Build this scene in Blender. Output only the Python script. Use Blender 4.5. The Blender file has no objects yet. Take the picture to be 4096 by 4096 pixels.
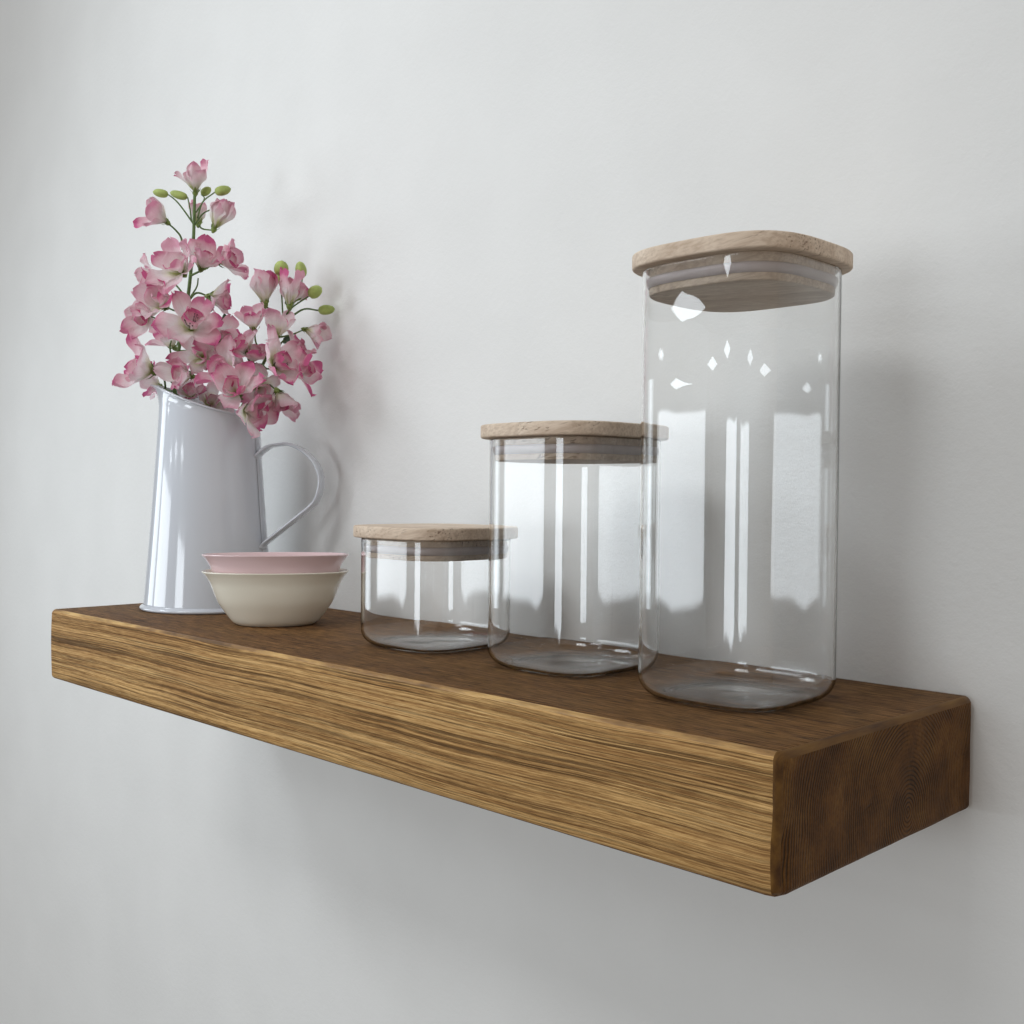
import bpy, bmesh, math, random
from mathutils import Vector, Matrix, noise

# ------------------------------------------------------------------ helpers
sc = bpy.context.scene
COL = sc.collection

def link(name, me, mats=None, parent=None):
    o = bpy.data.objects.new(name, me)
    COL.objects.link(o)
    if mats:
        if not isinstance(mats, (list, tuple)):
            mats = [mats]
        for m in mats:
            me.materials.append(m)
    if parent:
        o.parent = parent
    return o

def mesh(name, verts, faces, smooth=True, mi=None):
    me = bpy.data.meshes.new(name)
    me.from_pydata([tuple(v) for v in verts], [], faces)
    me.update()
    for i, p in enumerate(me.polygons):
        p.use_smooth = smooth
        if mi:
            p.material_index = mi[i]
    return me

def bm_mesh(name, bm, smooth=True):
    me = bpy.data.meshes.new(name)
    bm.to_mesh(me)
    bm.free()
    for p in me.polygons:
        p.use_smooth = smooth
    return me

def thing(name, loc, label, cat, group=None):
    o = bpy.data.objects.new(name, None)
    o.empty_display_size = 0.02
    COL.objects.link(o)
    o.location = loc
    tag(o, label, cat, group)
    return o

def tag(o, label=None, cat=None, group=None, kind=None):
    if label: o['label'] = label
    if cat: o['category'] = cat
    if group: o['group'] = group
    if kind: o['kind'] = kind
    return o

def loft(rings, close_bottom=False, close_top=False, closed=True):
    """rings: equal-length lists of points -> verts, faces"""
    n = len(rings[0])
    V = [p for r in rings for p in r]
    F = []
    for i in range(len(rings) - 1):
        for j in range(n if closed else n - 1):
            k = (j + 1) % n
            F.append((i * n + j, i * n + k, (i + 1) * n + k, (i + 1) * n + j))
    if close_bottom:
        F.append(tuple(reversed(range(n))))
    if close_top:
        F.append(tuple(range((len(rings) - 1) * n, len(rings) * n)))
    return V, F

def tube(pts, radii, seg=8):
    pts = [Vector(p) for p in pts]
    rings = []
    up = Vector((0.31, 0.2, 0.93)).normalized()
    prev = None
    for i, p in enumerate(pts):
        a = pts[max(0, i - 1)]; b = pts[min(len(pts) - 1, i + 1)]
        t = (b - a).normalized()
        if prev is None:
            x = t.cross(up)
            if x.length < 1e-3: x = t.cross(Vector((1, 0, 0)))
        else:
            x = prev - t * prev.dot(t)
        x.normalize(); prev = x
        y = t.cross(x)
        r = radii[i] if isinstance(radii, (list, tuple)) else radii
        rings.append([p + x * (r * math.cos(2 * math.pi * k / seg)) + y * (r * math.sin(2 * math.pi * k / seg)) for k in range(seg)])
    return loft(rings, True, True)

def spline(pts, n=8):
    """Catmull-Rom through points"""
    P = [Vector(p) for p in pts]
    if len(P) < 3:
        return [P[0].lerp(P[-1], i / n) for i in range(n + 1)]
    P = [P[0] * 2 - P[1]] + P + [P[-1] * 2 - P[-2]]
    out = []
    for i in range(1, len(P) - 2):
        for k in range(n):
            t = k / n
            a, b, c, d = P[i - 1], P[i], P[i + 1], P[i + 2]
            out.append(0.5 * ((2 * b) + (c - a) * t + (2 * a - 5 * b + 4 * c - d) * t * t + (3 * b - a - 3 * c + d) * t ** 3))
    out.append(P[-2])
    return out

class Join:
    def __init__(s): s.V = []; s.F = []
    def add(s, V, F):
        o = len(s.V); s.V += [tuple(v) for v in V]; s.F += [tuple(i + o for i in f) for f in F]

# ------------------------------------------------------------------ materials
class NT:
    def __init__(s, name):
        s.m = bpy.data.materials.new(name); s.m.use_nodes = True
        s.t = s.m.node_tree; s.n = s.t.nodes; s.n.clear()
        s.out = s.n.new('ShaderNodeOutputMaterial')
    def N(s, typ, ins=None, **kw):
        nd = s.n.new('ShaderNode' + typ)
        for k, v in kw.items(): setattr(nd, k, v)
        for k, v in (ins or {}).items():
            sock = nd.inputs[k]
            if hasattr(v, 'is_output'): s.t.links.new(v, sock)
            else: sock.default_value = v
        return nd
    def coord(s, kind='Object'):
        return s.N('TexCoord').outputs[kind]
    def mapping(s, vec, scale=(1, 1, 1), rot=(0, 0, 0), loc=(0, 0, 0)):
        return s.N('Mapping', {'Vector': vec, 'Scale': scale, 'Rotation': rot, 'Location': loc}).outputs[0]
    def noise(s, vec, scale=5, detail=4, rough=.5, dist=0):
        return s.N('TexNoise', {'Vector': vec, 'Scale': scale, 'Detail': detail, 'Roughness': rough, 'Distortion': dist}).outputs[0]
    def ramp(s, fac, stops):
        nd = s.N('ValToRGB', {'Fac': fac}); cr = nd.color_ramp
        while len(cr.elements) < len(stops): cr.elements.new(.5)
        for e, (p, c) in zip(cr.elements, stops):
            e.position = p; e.color = (*c, 1) if len(c) == 3 else c
        return nd.outputs[0]
    def rng(s, v, a, b, c, d):
        return s.N('MapRange', {0: v, 1: a, 2: b, 3: c, 4: d}).outputs[0]
    def math(s, op, a, b=0.0, c=0.0):
        return s.N('Math', {0: a, 1: b, 2: c}, operation=op).outputs[0]
    def mix(s, f, a, b, blend='MIX'):
        nd = s.N('Mix', data_type='RGBA', blend_type=blend)
        for i, v in ((0, f), (6, a), (7, b)):
            if hasattr(v, 'is_output'): s.t.links.new(v, nd.inputs[i])
            elif i == 0: nd.inputs[0].default_value = v
            else: nd.inputs[i].default_value = (*v, 1) if len(v) == 3 else v
        return nd.outputs[2]
    def bump(s, h, strength, dist, normal=None):
        d = {'Height': h, 'Strength': strength, 'Distance': dist}
        if normal is not None: d['Normal'] = normal
        return s.N('Bump', d).outputs[0]
    def bsdf(s, **kw):
        nd = s.n.new('ShaderNodeBsdfPrincipled')
        for k, v in kw.items():
            k = k.replace('_', ' ')
            sock = nd.inputs[k]
            if hasattr(v, 'is_output'): s.t.links.new(v, sock)
            else:
                if k == 'Base Color' and len(v) == 3: v = (*v, 1)
                sock.default_value = v
        return nd.outputs[0]
    def finish(s, sh):
        s.t.links.new(sh, s.out.inputs['Surface']); return s.m

def mat_wall():
    t = NT('wall_paint'); c = t.coord()
    n1 = t.noise(c, 170, 3, .55); n2 = t.noise(c, 620, 2, .5); n3 = t.noise(c, 9, 3, .5)
    h = t.math('ADD', t.math('MULTIPLY', n1, .8), t.math('MULTIPLY', n2, .3))
    col = t.ramp(n3, [(.3, (.755, .755, .74)), (.7, (.79, .79, .775))])
    nb = t.bump(h, .4, .0010)
    nb = t.bump(t.noise(c, 45, 3, .5), .2, .0012, nb)
    return t.finish(t.bsdf(Base_Color=col, Roughness=.72, Normal=nb, Specular_IOR_Level=.25))

def wood_front():
    t = NT('brushed_oak_front'); c = t.coord()
    # slow wander so the brushed lines are not perfectly straight
    w = t.noise(t.mapping(c, (4, 3, 14)), 1, 2, .5)
    cz = t.N('CombineXYZ', {'Z': t.math('MULTIPLY', t.math('SUBTRACT', w, .5), .010)}).outputs[0]
    p = t.N('VectorMath', {0: c, 1: cz}, operation='ADD').outputs[0]
    broad = t.noise(t.mapping(p, (2.4, 4, 110)), 1, 4, .6)
    fine = t.noise(t.mapping(p, (3.6, 8, 760), loc=(.3, 0, 2)), 1, 6, .72)
    crack = t.noise(t.mapping(p, (3.2, 12, 850), loc=(2, 1, 0)), 1, 3, .6)
    pore = t.noise(t.mapping(p, (70, 70, 1500)), 1, 3, .65)
    patch = t.noise(t.mapping(p, (9, 9, 22), loc=(4, 1, 0)), 1, 3, .55)
    hair = t.noise(t.mapping(p, (11, 20, 1500), loc=(6, 2, 0)), 1, 2, .5)
    hair2 = t.noise(t.mapping(p, (26, 30, 2400), loc=(1, 7, 0)), 1, 2, .6)
    v = t.math('ADD', t.math('MULTIPLY', broad, .34), t.math('MULTIPLY', fine, .70))
    v = t.math('ADD', v, t.math('MULTIPLY', t.math('SUBTRACT', pore, .5), .36))
    col = t.ramp(v, [(.41, (0.190, 0.092, 0.032)), (.47, (0.330, 0.178, 0.062)), (.525, (0.500, 0.290, 0.108)), (.58, (0.650, 0.400, 0.160)), (.66, (0.770, 0.510, 0.225))])
    ck = t.rng(crack, .39, .45, 1, 0)
    msk = t.rng(patch, .40, .60, .25, 1)
    ck = t.math('MULTIPLY', ck, msk)
    col = t.mix(t.math('MULTIPLY', ck, .88), col, (0.035, 0.020, 0.009))
    hm = t.math('MULTIPLY', t.rng(hair, .36, .48, 1, 0), t.rng(patch, .35, .65, .9, .35))
    col = t.mix(t.math('MULTIPLY', hm, .62), col, (.085, .046, .020))
    col = t.mix(t.math('MULTIPLY', t.rng(hair2, .56, .68, 0, 1), .35), col, (.70, .47, .21))
    warm = t.rng(patch, .35, .7, 0, .38)
    col = t.mix(warm, col, (0.300, 0.153, 0.056), 'MIX')
    h = t.math('SUBTRACT', t.math('ADD', t.math('MULTIPLY', fine, .6), t.math('MULTIPLY', pore, .35)), t.math('ADD', ck, t.math('MULTIPLY', hm, .5)))
    nb = t.bump(h, .8, .0009)
    r = t.rng(v, .4, .7, .68, .5)
    return t.finish(t.bsdf(Base_Color=col, Roughness=r, Normal=nb, Specular_IOR_Level=.10))

def wood_top():
    t = NT('shade_toned_stained_top'); c = t.coord()
    fine = t.noise(t.mapping(c, (10, 620, 620)), 1, 5, .68)
    pore = t.noise(t.mapping(c, (60, 1100, 1100), loc=(1, 3, 0)), 1, 3, .6)
    stain = t.noise(t.mapping(c, (5, 20, 20), loc=(3, 3, 0)), 1, 4, .6)
    st2 = t.noise(t.mapping(c, (9, 34, 20), loc=(8, 5, 0)), 1, 3, .6)
    v = t.math('ADD', t.math('MULTIPLY', fine, .6), t.math('MULTIPLY', pore, .4))
    col = t.ramp(v, [(.43, (0.034, 0.015, 0.006)), (.5, (0.135, 0.062, 0.022)), (.57, (0.300, 0.153, 0.058))])  # shade on the top put into this darker brown; the stain mottles follow
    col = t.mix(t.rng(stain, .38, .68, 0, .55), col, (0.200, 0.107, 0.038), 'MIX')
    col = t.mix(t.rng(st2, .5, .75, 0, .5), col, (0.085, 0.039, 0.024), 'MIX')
    dark = t.rng(pore, .40, .47, .8, 0)
    lt = t.noise(t.mapping(c, (22, 1500, 1500), loc=(2, 9, 0)), 1, 2, .6)
    col = t.mix(t.rng(lt, .54, .66, 0, .45), col, (.34, .19, .085))
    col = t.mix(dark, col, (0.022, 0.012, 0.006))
    nb = t.bump(v, .5, .0006)
    return t.finish(t.bsdf(Base_Color=col, Roughness=.62, Normal=nb, Specular_IOR_Level=.10))

def wood_end():
    t = NT('end_grain'); c = t.coord()
    s = t.N('SeparateXYZ', {0: c})
    y, z = s.outputs[1], s.outputs[2]
    wob = t.noise(t.mapping(c, (1, 30, 22)), 1, 3, .5)
    dy = t.math('ADD', y, .0845); dz = t.math('ADD', z, .052)
    dy = t.math('ADD', dy, t.math('MULTIPLY', t.math('SUBTRACT', wob, .5), .010))
    # growth rings: tall ellipses around the pith
    r = t.math('SQRT', t.math('ADD', t.math('POWER', t.math('ABSOLUTE', t.math('MULTIPLY', dy, 1.05)), 2), t.math('POWER', t.math('ABSOLUTE', t.math('MULTIPLY', dz, .92)), 2)))
    ph = t.math('MULTIPLY', r, 2 * math.pi / 0.0022)
    ring = t.math('POWER', t.rng(t.math('SINE', ph), -1, 1, 0, 1), 1.6)
    vis = t.noise(t.mapping(c, (1, 34, 30), loc=(0, 2, 7)), 1, 3, .6)
    ring = t.math('MULTIPLY', ring, t.rng(vis, .42, .60, .15, 1))
    # knot
    ky = t.math('ADD', y, .1235); kz = t.math('ADD', z, .0565)
    kr = t.math('SQRT', t.math('ADD', t.math('POWER', t.math('ABSOLUTE', ky), 2), t.math('POWER', t.math('ABSOLUTE', kz), 2)))
    kw = t.math('ADD', kr, t.math('MULTIPLY', t.math('SUBTRACT', wob, .5), .008))
    kline = t.math('MULTIPLY', t.rng(t.math('ABSOLUTE', t.math('SUBTRACT', kw, .0165)), 0, .0010, 1, 0), t.rng(vis, .45, .55, 1, 0))
    blot = t.noise(t.mapping(c, (1, 26, 26), loc=(0, 5, 1)), 1, 5, .62)
    gr = t.noise(t.mapping(c, (1, 480, 480)), 1, 3, .6)
    col = t.ramp(blot, [(.32, (0.070, 0.029, 0.008)), (.5, (0.140, 0.060, 0.014)), (.68, (0.215, 0.105, 0.028))])
    col = t.mix(t.math('MULTIPLY', ring, .8), col, (0.017, 0.009, 0.004))
    col = t.mix(t.math('MULTIPLY', kline, .5), col, (0.017, 0.009, 0.004))
    col = t.mix(t.rng(gr, .35, .65, .35, 0), col, (0.021, 0.012, 0.005))
    h = t.math('SUBTRACT', t.math('MULTIPLY', gr, .3), t.math('ADD', ring, kline))
    nb = t.bump(h, .55, .0008)
    return t.finish(t.bsdf(Base_Color=col, Roughness=.55, Normal=nb, Specular_IOR_Level=.10))

def wood_edge():
    t = NT('worn_edge'); c = t.coord()
    a = t.noise(t.mapping(c, (16, 60, 60)), 1, 5, .62)
    b = t.noise(t.mapping(c, (5, 30, 30), loc=(3, 0, 0)), 1, 3, .55)
    f = t.noise(t.mapping(c, (40, 500, 500)), 1, 4, .6)
    v = t.math('ADD', t.math('MULTIPLY', a, .6), t.math('MULTIPLY', b, .4))
    col = t.ramp(v, [(.40, (0.130, 0.066, 0.024)), (.49, (0.340, 0.188, 0.068)), (.57, (0.580, 0.357, 0.128)), (.68, (0.760, 0.508, 0.208))])
    col = t.mix(t.rng(f, .35, .55, .45, 0), col, (0.120, 0.066, 0.028))
    return t.finish(t.bsdf(Base_Color=col, Roughness=.42, Specular_IOR_Level=.3, Normal=t.bump(f, .35, .0006)))

def wood_edge_dark():
    t = NT('dark_edge'); c = t.coord()
    a = t.noise(t.mapping(c, (160, 14, 60)), 1, 5, .62)
    col = t.ramp(a, [(.35, (0.060, 0.025, 0.007)), (.55, (0.140, 0.066, 0.015)), (.7, (0.200, 0.103, 0.024))])
    return t.finish(t.bsdf(Base_Color=col, Roughness=.5, Normal=t.bump(a, .25, .0008), Specular_IOR_Level=.2))

def wood_lid():
    t = NT('rubberwood'); c = t.coord()
    info = t.N('ObjectInfo')
    off = t.N('CombineXYZ', {'X': t.math('MULTIPLY', info.outputs['Random'], 3), 'Y': t.math('MULTIPLY', info.outputs['Random'], 7)}).outputs[0]
    p = t.N('VectorMath', {0: c, 1: off}, operation='ADD').outputs[0]
    p = t.mapping(p, (1, 1, 1), (0, .22, math.radians(-20)))
    wv = t.noise(t.mapping(p, (30, 60, 60)), 1, 3, .55)
    p = t.N('VectorMath', {0: p, 1: t.N('CombineXYZ', {'Y': t.math('MULTIPLY', wv, .003), 'Z': t.math('MULTIPLY', wv, .003)}).outputs[0]}, operation='ADD').outputs[0]
    band = t.noise(t.mapping(p, (5, 80, 60)), 1, 3, .55, .3)
    fine = t.noise(t.mapping(p, (9, 620, 620)), 1, 4, .62)
    line = t.noise(t.mapping(p, (45, 700, 700), loc=(5, 2, 1)), 1, 2, .5)
    pm = t.noise(t.mapping(p, (18, 26, 26)), 1, 2, .5)
    col = t.ramp(band, [(.33, (.60, .475, .365)), (.5, (.70, .575, .455)), (.66, (.79, .67, .545))])
    col = t.mix(t.rng(fine, .38, .58, .35, 0), col, (.33, .21, .13))
    pk = t.math('MULTIPLY', t.rng(line, .34, .39, 1, 0), t.rng(pm, .45, .62, 0, 1))
    col = t.mix(t.math('MULTIPLY', pk, .65), col, (.13, .065, .035))
    nb = t.bump(t.math('SUBTRACT', t.math('MULTIPLY', fine, .4), pk), .45, .0006)
    return t.finish(t.bsdf(Base_Color=col, Roughness=.6, Normal=nb, Specular_IOR_Level=.2))

def glass_clear():
    t = NT('clear_glass'); c = t.coord()
    nb = t.bump(t.noise(t.mapping(c, (12, 12, 6)), 1, 1, .4), .10, .002)
    return t.finish(t.N('BsdfGlass', {'Color': (.997, .999, .998, 1), 'Roughness': 0.0, 'IOR': 1.45, 'Normal': nb}).outputs[0])

def simple(name, col, rough, **kw):
    t = NT(name); c = t.coord()
    n = t.noise(c, kw.pop('nscale', 30), 3, .5)
    d = kw.pop('var', .05)
    a = tuple(max(0, x * (1 - d)) for x in col); b = tuple(min(1, x * (1 + d)) for x in col)
    cc = t.ramp(n, [(.3, a), (.7, b)])
    bs = kw.pop('bump', 0); bd = kw.pop('bdist', .001)
    if bs: kw['Normal'] = t.bump(n, bs, bd)
    return t.finish(t.bsdf(Base_Color=cc, Roughness=rough, **kw))

def mat_petal():
    t = NT('fabric_petal')
    uv = t.N('UVMap').outputs[0]
    s = t.N('SeparateXYZ', {0: uv}); u, v = s.outputs[0], s.outputs[1]
    info = t.N('ObjectInfo')
    rnd = info.outputs['Random']
    c = t.coord()
    n = t.noise(c, 60, 4, .6)
    edge = t.math('ABSOLUTE', t.math('SUBTRACT', u, .5))          # 0 mid .. .5 margin
    vv = t.math('ADD', v, t.math('MULTIPLY', edge, .18))
    vv = t.math('ADD', vv, t.math('MULTIPLY', t.math('SUBTRACT', n, .5), .6))
    vv = t.math('ADD', vv, t.math('MULTIPLY', t.math('SUBTRACT', rnd, .5), .42))
    col = t.ramp(vv, [(.04, (.50, .56, .22)), (.20, (.86, .86, .70)), (.40, (.95, .92, .92)), (.66, (.88, .67, .71)), (.88, (.78, .40, .50)), (1., (.66, .14, .31))])
    pale = t.ramp(vv, [(.04, (.50, .56, .22)), (.22, (.88, .88, .74)), (.5, (.92, .87, .87)), (.88, (.84, .64, .69)), (1., (.78, .46, .55))])
    col = t.mix(t.rng(t.N('TexWhiteNoise', {'W': t.math('MULTIPLY', rnd, 91.7)}, noise_dimensions='1D').outputs['Value'], .25, .6, .8, .0), col, pale)
    vein = t.noise(t.mapping(uv, (34, 2.2, 1)), 1, 3, .5)
    col = t.mix(t.rng(vein, .4, .6, .12, 0), col, (.62, .3, .4))
    nb = t.bump(vein, .3, .0008)
    d = t.bsdf(Base_Color=col, Roughness=.62, Normal=nb, Specular_IOR_Level=.2)
    tl = t.N('BsdfTranslucent', {'Color': col}).outputs[0]
    return t.finish(t.N('MixShader', {0: .36, 1: d, 2: tl}).outputs[0])

M = dict(wall=mat_wall(), front=wood_front(), top=wood_top(), end=wood_end(), edge=wood_edge(), edged=wood_edge_dark(),
         lid=wood_lid(), glass=glass_clear(), petal=mat_petal(),
         seal=simple('silicone_seal', (.88, .79, .78), .35, Transmission_Weight=.3, IOR=1.4, Subsurface_Weight=0.0),
         enamel=simple('white_enamel', (.63, .665, .72), .09, nscale=14, var=.012, bump=.05, bdist=.003, Coat_Weight=.6, Coat_Roughness=.03),
         seam_shade=simple('seam_shadow_line', (.22, .22, .23), .4),
         cream=simple('cream_glaze', (.80, .76, .645), .12, nscale=20, var=.02, Coat_Weight=.5, Coat_Roughness=.06),
         pink=simple('pink_glaze', (.76, .57, .58), .12, nscale=20, var=.02, Coat_Weight=.5, Coat_Roughness=.06),
         stem=simple('green_stem', (.10, .17, .045), .5, nscale=300, var=.3),
         calyx=simple('calyx_green', (.17, .24, .05), .55, nscale=300, var=.3),
         bud=simple('bud_green', (.36, .44, .12), .6, nscale=160, var=.18, bump=.4),
         leaf=simple('leaf_green', (.05, .10, .055), .55, nscale=200, var=.3),
         stamen=simple('dark_stamen', (.05, .02, .03), .6),
         heart=simple('pale_heart', (.62, .62, .36), .6))

# handle centre line (distance from jug axis, height)
HANDLE= [(0.0453, 0.1386), (0.0464, 0.1447), (0.0541, 0.1532), (0.0618, 0.1586), (0.071, 0.1605), (0.081, 0.161), (0.0911, 0.1573), (0.1003, 0.1505), (0.1081, 0.1407), (0.112, 0.1286), (0.1113, 0.1172), (0.1083, 0.108), (0.103, 0.1011), (0.0853, 0.0864), (0.07, 0.0741), (0.0577, 0.064), (0.0554, 0.0594)]
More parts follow.
